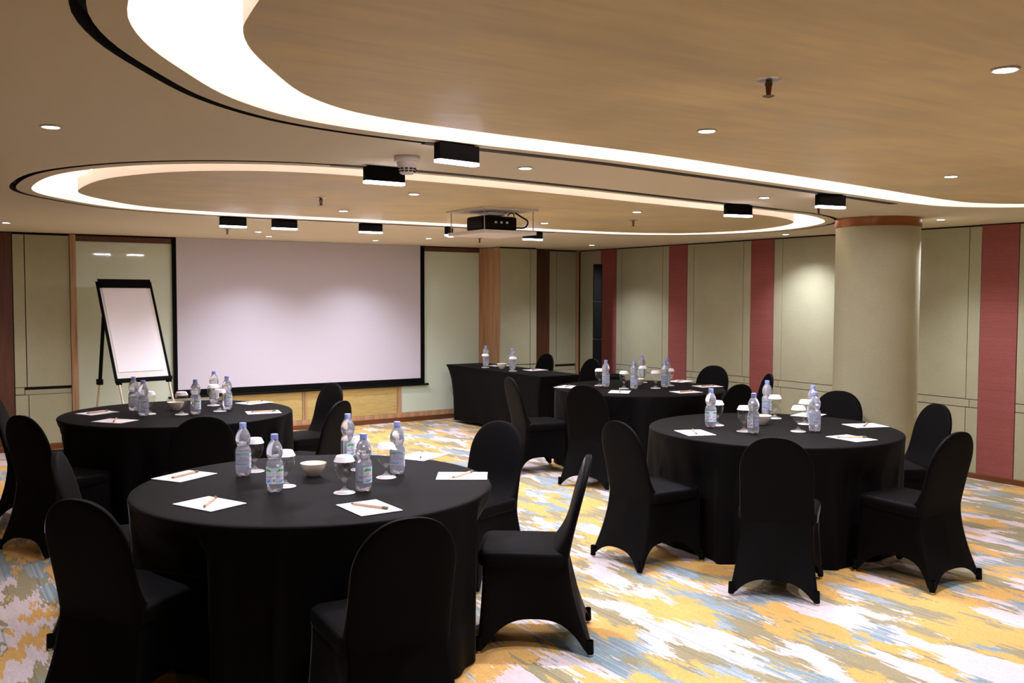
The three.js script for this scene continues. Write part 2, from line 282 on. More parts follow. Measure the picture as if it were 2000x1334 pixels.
// ---- walls behind the camera
{ const w = structure('wall_left'); mesh('wall_core', bx(X0 - 0.2, X0, 0, CEIL + 0.27, Z0, Z1), M.backing, w);
  for (let z = Z0; z < Z1 - 0.5; z += 1.383) { mesh('red_panel', bx(X0 - 0.01, X0 + 0.03, 0.05, 2.29, z, z + 0.335), M.red, w); mesh('green_panel', bx(X0 - 0.01, X0 + 0.026, 0.05, 2.285, z + 0.34, Math.min(Z1, z + 1.378)), M.green, w); }
  const v = structure('wall_front'); mesh('wall_core', bx(X0 - 0.2, X1 + 0.3, 0, CEIL + 0.27, Z1, Z1 + 0.2), M.backing, v);
  for (let x = X0; x < X1 - 0.5; x += 1.383) { mesh('red_panel', bx(x, x + 0.335, 0.05, 2.29, Z1 - 0.03, Z1 + 0.01), M.red, v); mesh('green_panel', bx(x + 0.34, Math.min(X1, x + 1.378), 0.05, 2.285, Z1 - 0.026, Z1 + 0.01), M.green, v); } }
// ---- round column
{ const c = tag(thing('column', '', ''), 'round khaki fabric-clad column with copper bands before the striped wall', 'column'); c.position.set(6.85, 0, -5.0);
  const R = 0.335; mesh('shaft', lathe([[R, 0.05], [R, 2.24]], 64), M.green, c);
  c.children[0].geometry.attributes.uv.array.forEach((v, i, a) => { a[i] = i % 2 ? v * 2.2 : v * 2.1; });
  mesh('top_band', lathe([[R, 2.225], [R + 0.008, 2.226], [R + 0.008, CEIL - 0.002]], 64), M.copper, c);
  mesh('base_band', lathe([[R + 0.008, 0], [R + 0.008, 0.07], [R, 0.071]], 64), M.copper, c); c.userData.kind = 'structure'; delete c.userData.category; delete c.userData.label; }

// ------------------------------------------------------------------ projection screen
{ const t = thing('projection_screen', 'large white pull-down projection screen with black border on back wall', 'screen', [0, 0, -10.999]);
  const k = 10.999 / 11.03, x0 = 2.494 * k, x1 = 5.695 * k, w0 = 2.541 * k, w1 = 5.635 * k;
  mesh('screen_fabric', bx(w0, w1, 0.565, CEIL - 0.002, -0.004, 0.001), M.screen, t);
  mesh('black_border', merged([bx(x0, w0, 0.49, CEIL - 0.002, -0.004, 0.0015), bx(w1, x1, 0.49, CEIL - 0.002, -0.004, 0.0015), bx(w0, w1, 0.49, 0.565, -0.004, 0.0015)]), M.black, t);
  mesh('bottom_bar', rbx(x0 - 0.06, x1 + 0.06, 0.468, 0.494, -0.014, 0.014, 0.006), M.blackGloss, t); }

// ------------------------------------------------------------------ ceiling fittings
{ const spots = [
    [0.47, -4.04, 'recessed ceiling spotlight alone at the left, before the left cove tip'], [0.74, -9.63, 'recessed ceiling spotlight nearest the back left corner'],
    [2.64, -2.71, 'recessed spotlight in the near ceiling island, left of the sprinkler'], [2.64, -1.52, 'recessed spotlight in the near ceiling island at the upper right corner'],
    [4.72, -3.0, 'recessed spotlight at the right end of the near ceiling island'], [2.64, -4.0, 'recessed spotlight beside the smoke detector, between the two ceiling islands'],
    [2.72, -5.41, 'recessed spotlight in the far oval island, under the smoke detector'], [2.81, -6.79, 'recessed spotlight in the far oval island, beside the left sprinkler'],
    [4.72, -5.59, 'recessed spotlight in the far oval island, above the right sprinkler'], [4.76, -6.9, 'recessed spotlight in the far oval island, right of the projector'],
    [4.72, -4.31, 'recessed spotlight between the islands, near the column'], [3.01, -9.52, 'left one of two close recessed spotlights above the projection screen'],
    [3.34, -10.19, 'right one of two close recessed spotlights above the projection screen'], [4.63, -10.22, 'recessed spotlight nearest the right half of the projection screen'],
    [4.96, -9.5, 'recessed spotlight below and left of the projector'], [7.31, -9.53, 'recessed spotlight nearest the back right corner'],
    [7.69, -6.72, 'recessed spotlight close to the striped wall, left of the column'], [7.27, -4.7, 'recessed spotlight to the right of the column'],
    [4.72, -1.7, 'recessed spotlight of the near ceiling island, right of the frame'], [7.27, -2.2, 'recessed spotlight along the striped wall, outside the frame']];
  const ring = lathe([[0.029, 0], [0.037, -0.003], [0.039, 0.0], [0.039, 0.004], [0.029, 0.004]], 28), lens = lathe([[0.0005, -0.003], [0.030, -0.002], [0.030, 0.003], [0.0005, 0.003]], 28);
  for (const [x, z, label] of spots) {
    const t = thing('ceiling_spotlight', label, 'spotlight', [x, CEIL - 0.0045, z], 0, 'recessed ceiling spotlights');
    mesh('trim_ring', ring, M.white, t); mesh('lens', lens, M.lens, t);
    const L = new THREE.SpotLight(LIGHT.downColor, LIGHT.down, 0, 1.05, 0.95, 2); L.position.set(x, CEIL - 0.012, z); L.target.position.set(x, 0, z); L.castShadow = true; L.shadow.radius = 1.6; L.name = 'spotlight_beam'; scene.add(L, L.target);
  } }
{ const heads = [
    [1.98, -3.53, 9, 'large bright linear track light right of the smoke detector'], [2.03, -4.37, 1, 'linear track light hanging just left of the smoke detector'],
    [2.27, -7.85, 0, 'leftmost linear track light on the far slot above the screen'], [2.71, -7.85, 0, 'second linear track light from left on the far slot'],
    [3.51, -7.85, -1, 'third linear track light from left on the far slot'], [4.32, -7.86, 50, 'small turned track light just left of the projector'],
    [5.30, -7.89, -2, 'linear track light right of the projector on the far slot'], [4.93, -4.74, -10, 'linear track light on the near slot before the right end of the oval'],
    [4.93, -3.95, -9, 'linear track light beside the copper-banded column']];
  const body = rbx(-0.108, 0.108, -0.076, -0.006, -0.021, 0.021, 0.003), dif = rbx(-0.108, 0.108, -0.090, -0.0765, -0.021, 0.021, 0.003), stem = rbx(-0.09, 0.09, -0.007, 0.03, -0.009, 0.009, 0.002);
  for (const [x, z, deg, label] of heads) {
    const a = -deg * Math.PI / 180 * -1, t = thing('track_light', label, 'track light', [x, CEIL, z], a, 'linear track lights');
    mesh('housing', body, M.black, t); mesh('light_diffuser', dif, M.diffuser, t); mesh('track_adapter', stem, M.black, t);
    const L = new THREE.RectAreaLight(LIGHT.trackColor, LIGHT.track, 0.21, 0.036); L.position.set(x, CEIL - 0.0915, z); L.rotation.set(-Math.PI / 2, 0, a); L.name = 'track_light_beam'; scene.add(L);
  } }
{ const esc = lathe([[0.0, -0.004], [0.02, -0.007], [0.036, -0.004], [0.038, 0.0]], 24), frame = merged([cyl(0.012, 0.009, -0.018, -0.004, 14), bar([-0.011, -0.014, 0], [-0.006, -0.046, 0], 0.0028), bar([0.011, -0.014, 0], [0.006, -0.046, 0], 0.0028), cyl(0.006, 0.007, -0.05, -0.044, 10)]), bulb = cyl(0.0035, 0.0035, -0.044, -0.016, 10);
  const defl = lathe([[0.0, -0.052], [0.008, -0.054], [0.018, -0.051], [0.018, -0.0495], [0.0, -0.05]], 16);
  for (const [x, z, label] of [[2.18, -1.98, 'large brass fire sprinkler with red bulb on the near ceiling island'], [2.32, -5.99, 'fire sprinkler at left on the far oval ceiling island'], [5.23, -6.24, 'fire sprinkler at right on the far oval ceiling island'], [5.43, -9.16, 'fire sprinkler below the projector near the back wall'], [2.64, -9.33, 'fire sprinkler under the leftmost far track light'], [5.55, -4.55, 'fire sprinkler beside the track light next to the column']]) {
    const t = thing('fire_sprinkler', label, 'sprinkler', [x, CEIL, z], 0, 'ceiling fire sprinklers');
    mesh('escutcheon', esc, M.steel, t); const fr = mesh('frame', frame, M.sprinkler, t); mesh('glass_bulb', bulb, M.bulbRed, fr); mesh('deflector', defl, M.sprinkler, fr);
  } }
{ const t = thing('smoke_detector', 'white cone-shaped smoke detector on the ceiling', 'smoke detector', [1.97, CEIL, -3.99]);
  mesh('base', lathe([[0.0, 0], [0.06, 0], [0.06, -0.022], [0.054, -0.026], [0.0, -0.026]], 36), M.detector, t);
  mesh('sensing_chamber', lathe([[0.05, -0.026], [0.046, -0.044], [0.034, -0.078], [0.028, -0.083], [0.0, -0.084]], 36), M.detector, t);
  const vents = []; for (let k = 0; k < 12; k++) for (const [y, r] of [[-0.06, 0.0405], [-0.071, 0.0366]]) { const g = new THREE.BoxGeometry(0.013, 0.006, 0.006); g.translate(0, y, r); g.rotateY(k * Math.PI / 6); vents.push(g); }
  mesh('vent_slots', merged(vents), M.black, t); }

// ------------------------------------------------------------------ projector on its hung tray
{ const x0 = 3.55, x1 = 3.98, z0 = -6.42, z1 = -5.92, yb = 2.135;
  const t = thing('projector_lift', 'white ceiling tray hung on four thin rods, carrying the projector', 'projector mount', [0, 0, 0]);
  mesh('ceiling_plate', bx(x0 - 0.03, x1 + 0.03, CEIL - 0.012, CEIL - 0.001, z0 - 0.03, z1 + 0.03), M.detector, t);
  mesh('tray', rbx(x0 - 0.02, x1 + 0.02, yb - 0.026, yb, z0 - 0.02, z1 + 0.02, 0.003), M.detector, t);
  for (const [x, z] of [[x0, z0], [x1, z0], [x0, z1], [x1, z1]]) mesh('rod', cyl(0.004, 0.004, yb, CEIL - 0.01, 8, x, z), M.alu, t);
  mesh('scissor_bracket', merged([rbx(3.70, 3.84, CEIL - 0.04, CEIL - 0.012, -6.24, -6.1, 0.003), bar([3.72, CEIL - 0.05, -6.22], [3.82, CEIL - 0.012, -6.12], 0.005), bar([3.82, CEIL - 0.05, -6.22], [3.72, CEIL - 0.012, -6.12], 0.005)]), M.steel, t);
  const p = thing('projector', 'black ceiling projector resting on the hung white tray', 'projector', [3.765, yb + 0.001, -6.17]);
  const pbody = mesh('body', rbx(-0.155, 0.155, 0.008, 0.115, -0.125, 0.125, 0.02, 3), M.blackGloss, p);
  { const g = cyl(0.045, 0.045, -0.02, 0.02, 24); g.rotateX(Math.PI / 2); g.translate(-0.06, 0.062, -0.135); mesh('lens', g, M.blackGloss, pbody); }
  const v = []; for (let k = 0; k < 8; k++) v.push(bx(0.152, 0.158, 0.03 + k * 0.009, 0.034 + k * 0.009, -0.09, 0.09)); mesh('vent_grille', merged(v), M.black, pbody);
  for (const x of [-0.05, 0.0, 0.05]) mesh('socket', bx(x, x + 0.02, 0.06, 0.075, 0.123, 0.128), M.steel, pbody);
  for (const x of [-0.12, 0.12]) for (const z of [-0.09, 0.09]) mesh('foot', cyl(0.012, 0.012, 0, 0.01, 12, x, z), M.black, p);
  tag(mesh('cable', wire([[3.90, 2.165, -6.035], [3.955, 2.17, -5.99], [3.985, 2.215, -6.0], [3.955, 2.255, -6.05], [3.92, 2.284, -6.08]], 0.006), M.black), 'black cable looping up from the projector to the ceiling', 'cable');
  tag(mesh('cable', wire([[3.84, 2.255, -6.06], [3.855, 2.274, -6.05], [3.885, 2.274, -6.05], [3.90, 2.255, -6.06]], 0.004), M.black), 'short black cable loop over the projector rear', 'cable'); }

// ------------------------------------------------------------------ flip chart easel
{ const t = thing('flipchart_easel', 'black-framed flip chart easel with silver legs before the glass panel', 'easel', [1.72, 0, -10.05], Math.atan2(0.22, 0.97));
  // local x: along the board to the right, local z: out of the board
  const W = 0.56, tilt = 0.42, y0 = 0.78, L = 1.11, st = Math.sin(tilt), ct = Math.cos(tilt);
  const put = (g) => { g.rotateX(-tilt); g.translate(0, y0, 0); return g; };
  const board = mesh('board', put(rbx(0, W, 0, L, -0.012, 0, 0.004)), M.white, t);
  mesh('frame', merged([put(rbx(-0.012, 0.012, -0.012, L, -0.016, 0.008, 0.003)), put(rbx(W - 0.012, W + 0.012, -0.012, L, -0.016, 0.008, 0.003)), put(rbx(-0.012, W + 0.012, -0.02, 0.016, -0.016, 0.03, 0.003))]), M.black, t);
  const clampBar = mesh('clamp_bar', put(rbx(0.0, W, L - 0.085, L + 0.012, 0.001, 0.022, 0.006)), M.black, t);
  mesh('hook', put(bar([-0.05, L - 0.01, 0.012], [0.02, L - 0.01, 0.012], 0.007)), M.alu, clampBar); mesh('hook', put(bar([W - 0.02, L - 0.01, 0.012], [W + 0.06, L - 0.01, 0.012], 0.007)), M.alu, clampBar);
  mesh('paper_pad', put(rbx(0.035, W - 0.05, 0.09, L - 0.08, 0.0, 0.008, 0.002)), M.paper, board);
  for (const x of [0.02, W - 0.02]) { const leg = mesh('front_leg', bar([x, 0.005, y0 * st / ct], [x, y0, 0], 0.013), M.alu, t); mesh('leg_clamp', rbx(x - 0.025, x + 0.025, y0 - 0.04, y0 - 0.005, -0.012, 0.03, 0.005), M.black, leg); }
  const za = -0.9 * st, ya = y0 + 0.9 * ct;
  mesh('rear_leg_upper', bar([0.06, ya, za - 0.045], [0.06, 0.72, -0.57], 0.02), M.black, t); mesh('rear_leg', bar([0.06, 0.72, -0.57], [0.06, 0.005, -0.80], 0.013), M.alu, t); mesh('leg_clamp', rbx(0.035, 0.085, 0.70, 0.76, -0.61, -0.54, 0.006), M.black, t); }

// ------------------------------------------------------------------ column loudspeaker
{ const t = thing('column_speaker', 'tall thin black column loudspeaker on a black bass box by the striped wall', 'speaker', [7.78, 0, -9.80], -0.55);
  const bass = mesh('bass_box', rbx(-0.21, 0.21, 0.015, 0.60, -0.24, 0.24, 0.012), M.black, t);
  mesh('bass_grille', rbx(-0.19, 0.19, 0.05, 0.56, 0.24, 0.252, 0.004), M.blackGloss, bass);
  for (const [a, b] of [[0.60, 1.08], [1.085, 1.58], [1.585, 2.07]]) mesh('column_segment', rbx(-0.185, -0.075, a, b, -0.06, 0.06, 0.01), M.blackGloss, t);
  for (const x of [-0.17, 0.17]) for (const z of [-0.2, 0.2]) mesh('foot', cyl(0.018, 0.018, 0, 0.016, 12, x, z), M.black, t); }

// ------------------------------------------------------------------ chair with a stretch cover
function makeChair() {
  const t = new THREE.Group(), YT = 0.89;
  const zc = (y) => y > 0.43 ? -0.185 - 0.112 * Math.pow((y - 0.43) / 0.46, 1.15) : -0.185;
  { // backrest: lofted superellipse sections, arched at the top
    const rows = [], N = 36;
    for (let k = 0; k <= 26; k++) {
      let y, w, th = 1;
      if (k <= 10) { y = lerp(0.40, 0.69, k / 10); w = lerp(0.200, 0.197, k / 10); } else { const a = (k - 10) / 16 * Math.PI / 2; y = 0.69 + (YT - 0.69) * Math.sin(a); w = 0.197 * Math.pow(Math.max(Math.cos(a), 0), 0.84); th = Math.pow(Math.max(Math.cos(a), 0.0), 0.3); }
      const low = Math.max(0, (0.62 - y) / 0.22), tf = 0.021 * th + 0.12 * Math.pow(low, 2.4), tb = 0.019 * th, r = [];
      for (let i = 0; i < N; i++) { const a = i / N * Math.PI * 2, c = Math.cos(a), s = Math.sin(a), e = 0.55, px = Math.sign(c) * Math.pow(Math.abs(c), e) * w, pz = Math.sign(s) * Math.pow(Math.abs(s), e); r.push([px, y, zc(y) + (pz > 0 ? pz * tf : pz * tb)]); }
      rows.push(r);
    }
    mesh('backrest', loft(rows), M.spandex, t);
  }
  const rrect = (hx, z0, z1, r, n = 6) => { const p = [], hz = (z1 - z0) / 2, cz = (z0 + z1) / 2; for (const [sx, sz, a0] of [[1, 1, 0], [-1, 1, 1], [-1, -1, 2], [1, -1, 3]]) for (let k = 0; k <= n; k++) { const a = (a0 + k / n) * Math.PI / 2; p.push([sx * (hx - r) + Math.cos(a) * r, cz + sz * (hz - r) + Math.sin(a) * r]); } return p; };
  { const rows = []; for (const [y, s] of [[0.40, 0.965], [0.408, 0.995], [0.425, 1], [0.447, 1], [0.460, 0.985], [0.468, 0.95], [0.473, 0.86], [0.477, 0.6], [0.479, 0.3], [0.4795, 0.002]]) rows.push(rrect(0.212, -0.2, 0.222, 0.055).map(([x, z]) => [x * s, y, 0.011 + (z - 0.011) * s])); mesh('seat', loft(rows), M.spandex, t); }
  { // skirt stretched from the seat to the four feet, hems arched between them
    const T = [[-0.190, -0.199], [0.190, -0.199], [0.2, 0.196], [-0.2, 0.196]], B = [[-0.236, -0.312], [0.236, -0.312], [0.225, 0.222], [-0.225, 0.222]], arch = [0.09, 0.13, 0.10, 0.13], n = 26, V = 14, rows = [];
    for (let v = 0; v <= V; v++) {
      const q = v / V, r = [];
      for (let s = 0; s < 4; s++) for (let k = 0; k < n; k++) {
        const u = k / n, m = Math.min(1, Math.max(0, (u - 0.055) / 0.89)), e = Math.abs(2 * m - 1), lift = arch[s] * (1 - Math.pow(e, 3.0)), pull = (1 - Math.pow(e, 2)) * [0.03, 0.07, 0.03, 0.07][s];
        const A = T[s], A2 = T[(s + 1) % 4], C = B[s], C2 = B[(s + 1) % 4], flare = Math.pow(q, 1.7 - 0.7 * (1 - e));
        let tx = lerp(A[0], A2[0], u), tz = lerp(A[1], A2[1], u), ex = lerp(C[0], C2[0], u), ez = lerp(C[1], C2[1], u);
        const l = Math.hypot(ex, ez) || 1; ex -= [0, 1, 0, -1][s] * pull; ez -= [-1, 0, 1, 0][s] * pull;
        const yb = 0.014 + lift; r.push([lerp(tx, ex, flare), lerp(0.435, yb, q), lerp(tz, ez, flare)]);
      }
      rows.push(r);
    }
    mesh('skirt', loft(rows), M.spandex, t);
    for (const [x, z] of B) { mesh('foot', cyl(0.009, 0.010, 0, 0.014, 12, x * 0.955, z * 0.962), M.steel, t); mesh('leg_pocket', lathe([[0.0005, 0.012], [0.0155, 0.012], [0.0175, 0.018], [0.0165, 0.035], [0.015, 0.075]], 14).translate(x * 0.955, 0, z * 0.962), M.spandex, t); }
  }
  return t;
}
const chairProto = makeChair();
const TABLES = { near: [1.607, -4.238, 0.832], right: [4.947, -4.405, 0.835], left: [1.709, -7.403, 0.845], far: [6.011, -7.062, 0.825] };
// [x and z of the top of the backrest, bearing, label]
const chairs = [
  [0.50, -3.78, 52, 'black covered chair at the lower left corner of the photo, at the nearest table', 'near'],
  [0.57, -4.97, 106, 'black covered chair behind the lower left one, left of the nearest table', 'near'],
  [1.42, -2.86, 4, 'black covered chair in the foreground, its back against the nearest table front', 'near'],
  [2.71, -3.54, -54, 'black covered chair seen from the side, seat showing, right of the nearest table', 'near'],
  [3.00, -4.80, -111, 'black covered chair with a lit rounded back, beyond the nearest table right edge', 'near'],
  [0.50, -7.74, 104, 'black covered chair at left photo edge, farther of two beside the left table', 'left'],
  [0.56, -6.60, 59, 'black covered chair at left photo edge, nearer of two beside the left table', 'left'],
  [1.52, -5.95, 7, 'black covered chair in front of the left round table, behind the nearest table', 'left'],
  [3.08, -7.68, -101, 'black covered chair under the projection screen, farther of two beside the left round table', 'left'],
  [2.60, -6.32, -39, 'black covered chair turned away, nearer of two right of the left round table', 'left'],
  [3.60, -4.43, 90, 'black covered chair to the left of the right-hand round table', 'right'],
  [3.91, -3.46, 54, 'black covered chair in front of the right-hand round table, back to the camera', 'right'],
  [4.96, -3.06, 0, 'black covered chair at the right end, nearer of two beside the right-hand table', 'right'],
  [6.14, -3.95, -69, 'black covered chair before the striped wall right of the column, facing the right-hand table', 'right'],
  [6.30, -4.92, -111, 'black covered chair directly in front of the round column', 'right'],
  [4.69, -7.37, 102, 'black covered chair sideways with lit seat, left of the far round table', 'far'],
  [4.82, -6.38, 63, 'black covered chair in front of the far round table, back to the camera', 'far'],
  [7.42, -7.45, -106, 'black covered chair behind the far round table, against the khaki wall panel', 'far'],
  [6.03, -5.74, -1, 'black covered chair right of the far round table, behind the right-hand table', 'far'],
  [7.10, -6.37, -58, 'black covered chair seen edge-on before a red wall stripe', 'far'],
  [7.02, -10.09, -90, 'black covered chair farther back, behind the rectangular table', 'rect'],
  [6.96, -9.03, -90, 'black covered chair nearer one, behind the rectangular table', 'rect'],
];
const footprints = [];
chairs.forEach(([x, z, deg, label, at]) => {
  const [dx, dz] = facing(deg), c = chairProto.clone(), px = x + dx * 0.297, pz = z + dz * 0.297, turn = Math.atan2(dx, dz);
  c.name = numbered('banquet_chair'); c.position.set(px, 0, pz); c.rotation.y = turn; c.userData = { label, category: 'chair', group: 'black covered banquet chairs' }; scene.add(c);
  footprints.push([px, pz, Math.cos(turn), Math.sin(turn), at]);
});
const TOP = 0.75;
const overChair = (x, z, m) => footprints.some(([cx, cz, c, s]) => { const ax = x - cx, az = z - cz, lx = ax * c - az * s, lz = ax * s + az * c; return Math.abs(lx) < 0.232 + m && lz > -0.3 && lz < 0.232 + m; });

// ------------------------------------------------------------------ round tables under black cloths
function roundTable(key, label, seed) {
  const [cx, cz, R] = TABLES[key], t = thing('round_table', label, 'table', [cx, 0, cz], 0, 'round banquet tables'), r = rng(seed), N = 256;
  const ph = Array.from({ length: 5 }, () => r() * 6.28), rows = [], ring = (rad, y) => Array.from({ length: N }, (_, i) => { const a = i / N * Math.PI * 2; return [Math.cos(a) * rad, y, Math.sin(a) * rad]; });
  for (const q of [0.001, 0.3, 0.6, 0.85, 0.97]) rows.push(ring(R * q, TOP));
  rows.push(ring(R - 0.006, TOP - 0.0006), ring(R, TOP - 0.004), ring(R + 0.004, TOP - 0.012));
  const fold = (a) => 0.5 * Math.cos(13 * a + ph[0]) + 0.42 * Math.cos(19 * a + ph[1] + 0.7 * Math.sin(2 * a)) + 0.35 * Math.cos(8 * a + ph[2]) + 0.3 * Math.cos(27 * a + ph[3]);
  // how far the chairs push the cloth in, per direction, smoothed
  let dent = Array.from({ length: N }, (_, i) => { const a = i / N * Math.PI * 2; let d = 0; while (d < 0.4 && overChair(cx + Math.cos(a) * (R + 0.03 - d), cz + Math.sin(a) * (R + 0.03 - d), 0.012)) d += 0.006; return d; });
  const wide = dent.map((_, i) => Math.max(dent[(i + N - 2) % N], dent[(i + N - 1) % N], dent[i], dent[(i + 1) % N], dent[(i + 2) % N]));
  dent = wide.map((_, i) => { let s = 0; for (let k = -2; k <= 2; k++) s += wide[(i + k + N) % N]; return Math.max(s / 5, wide[i]); });
  for (let k = 1; k <= 18; k++) {
    const q = k / 18, y = lerp(TOP - 0.012, 0.008, q), low = y < 0.49 ? 1 : Math.max(0, (0.74 - y) / 0.25), e = low * low * (3 - 2 * low);
    rows.push(Array.from({ length: N }, (_, i) => { const a = i / N * Math.PI * 2, f = fold(a), d = dent[i] * e, rad = R + 0.004 + 0.004 * q - d + (d > 0.01 ? 0.35 : 1) * (0.044 * f - 0.02) * Math.pow(q, 0.7); return [Math.cos(a) * rad, y, Math.sin(a) * rad]; }));
  }
  const g = loft(rows), p = g.attributes.position, uv = g.attributes.uv; for (let i = 0; i < p.count; i++) uv.setXY(i, p.getX(i) + p.getZ(i) * 0.3, p.getY(i) + p.getZ(i));
  mesh('tablecloth', g, M.cloth, t);
  mesh('table_top', cyl(R - 0.03, R - 0.03, TOP - 0.035, TOP - 0.004, 48), M.wood, t);
  mesh('pedestal', merged([cyl(0.04, 0.04, 0.05, TOP - 0.035, 16), cyl(0.3, 0.26, 0, 0.05, 32)]), M.black, t);
}
roundTable('near', 'nearest round table under a floor-length black cloth', 3);
roundTable('right', 'right-hand round table under a black cloth in front of the column', 8);
roundTable('left', 'left round table under a black cloth in front of the flip chart', 15);
roundTable('far', 'far round table under a black cloth beside the rectangular table', 21);

// ------------------------------------------------------------------ rectangular table in a stretch cover
{ const t = thing('rectangular_table', 'long rectangular table in a fitted black stretch cover near the back wall', 'table', [6.17, 0, -9.68]);
  const hx = 0.29, hz = 1.09, n = 24, rows = [], C = [[-1, -1], [1, -1], [1, 1], [-1, 1]];
  for (let v = 0; v <= 16; v++) { const q = v / 16, r = [];
    for (let s = 0; s < 4; s++) for (let k = 0; k < n; k++) { const u = k / n, m = Math.abs(2 * u - 1), A = C[s], B = C[(s + 1) % 4], x = lerp(A[0], B[0], u) * hx, z = lerp(A[1], B[1], u) * hz;
      const mid = 1 - m * m, k1 = 1 - Math.exp(-4 * q), ks = [0, 1, 0, -1][s], kz = [-1, 0, 1, 0][s], wave = (0.014 * Math.sin(u * 24 + s * 2 + q * 3) * q + 0.03 * q) * mid;
      r.push([x * (1 - 0.05 * k1 / hx) - ks * wave, lerp(TOP - 0.004, 0.03 + 0.05 * mid * (s % 2 ? 0.4 : 0.7), q), z * (1 - 0.12 * k1 / hz) - kz * wave]); }
    rows.push(r); }
  mesh('skirt', loft(rows), M.cloth, t);
  mesh('cover_top', rbx(-hx - 0.002, hx + 0.002, TOP - 0.02, TOP, -hz - 0.002, hz + 0.002, 0.006), M.cloth, t);
  for (const [sx, sz] of C) mesh('leg', cyl(0.014, 0.014, 0, TOP - 0.03, 12, sx * (hx - 0.11), sz * (hz - 0.14)), M.steel, t); }

// ------------------------------------------------------------------ table settings
const bottleProto = new THREE.Group();
{ const H = 0.266;
  // body: sculpted lathe with lobed base
  const prof = [[0.0005, 0.006], [0.014, 0.005], [0.024, 0.001], [0.031, 0.002], [0.0355, 0.009], [0.0375, 0.022], [0.038, 0.04], [0.0375, 0.06], [0.0375, 0.105], [0.038, 0.12], [0.037, 0.133], [0.0335, 0.141], [0.0295, 0.147], [0.0287, 0.153], [0.0305, 0.159], [0.0345, 0.167], [0.0365, 0.178], [0.0365, 0.19], [0.0345, 0.203], [0.0295, 0.217], [0.023, 0.228], [0.0175, 0.236], [0.0155, 0.241], [0.0155, 0.245], [0.0005, 0.2455]];
  const g = lathe(prof, 40), p = g.attributes.position;
  for (let i = 0; i < p.count; i++) { const y = p.getY(i), k = Math.max(0, 1 - y / 0.03); if (k > 0) { const a = Math.atan2(p.getZ(i), p.getX(i)), f = 1 - 0.10 * k * (0.5 + 0.5 * Math.cos(5 * a)); p.setX(i, p.getX(i) * f); p.setZ(i, p.getZ(i) * f); if (y < 0.02) p.setY(i, y + 0.006 * k * (0.5 + 0.5 * Math.cos(5 * a))); } }
  g.computeVertexNormals(); const bodyMesh = mesh('bottle_body', g, M.water, bottleProto);
  const cap = []; cap.push(lathe([[0.0, H], [0.0155, H], [0.0168, H - 0.002], [0.0168, H - 0.017], [0.0172, H - 0.018], [0.0172, H - 0.024], [0.0158, H - 0.0245]], 32)); mesh('cap', cap[0], M.cap, bottleProto);
  const lab = new THREE.CylinderGeometry(0.0386, 0.0386, 0.074, 40, 1, true, 0, Math.PI * 1.12); lab.translate(0, 0.079, 0); const lu = lab.attributes.uv; for (let i = 0; i < lu.count; i++) lu.setX(i, lu.getX(i) * 1.0); mesh('paper_label', lab, M.label, bodyMesh); }
const gobletProto = new THREE.Group();
{ mesh('goblet_glass', lathe([[0.0005, 0.002], [0.02, 0.002], [0.045, 0.0015], [0.0465, 0.003], [0.044, 0.0052], [0.02, 0.011], [0.009, 0.02], [0.0075, 0.034], [0.008, 0.046], [0.013, 0.056], [0.026, 0.068], [0.037, 0.085], [0.0428, 0.105], [0.0440, 0.122], [0.0425, 0.142], [0.0405, 0.155]], 40), M.goblet, gobletProto);
  const rows = [], N = 60; for (const [r, y, w] of [[0.0005, 0.1705, 0], [0.034, 0.1705, 0], [0.0365, 0.169, 0], [0.0395, 0.162, 0.3], [0.0465, 0.147, 1], [0.0475, 0.1445, 1]]) rows.push(Array.from({ length: N }, (_, i) => { const a = i / N * Math.PI * 2, rr = r + 0.0008 * w * Math.cos(20 * a); return [Math.cos(a) * rr, y, Math.sin(a) * rr]; }));
  mesh('paper_lid', loft(rows), M.paper, gobletProto); }
const coasterGeo = lathe([[0.0005, 0], [0.049, 0], [0.0495, 0.0008], [0.049, 0.0016], [0.0005, 0.0016]], 40);
const bowlGeo = lathe([[0.0005, 0.004], [0.026, 0.004], [0.027, 0], [0.030, 0], [0.031, 0.006], [0.045, 0.018], [0.058, 0.040], [0.0645, 0.062], [0.065, 0.0635], [0.063, 0.0632], [0.056, 0.040], [0.043, 0.021], [0.028, 0.011], [0.0005, 0.009]], 48);
const penGeo = (() => { const a = cyl(0.0055, 0.0055, 0, 0.15, 12), b = cyl(0.0015, 0.0055, -0.016, 0, 12), c = cyl(0.0065, 0.0065, 0.15, 0.175, 12); return [a, merged([b, c])]; })();
const ORD = ['leftmost', 'second from left', 'third from left', 'fourth from left', 'fifth from left'];
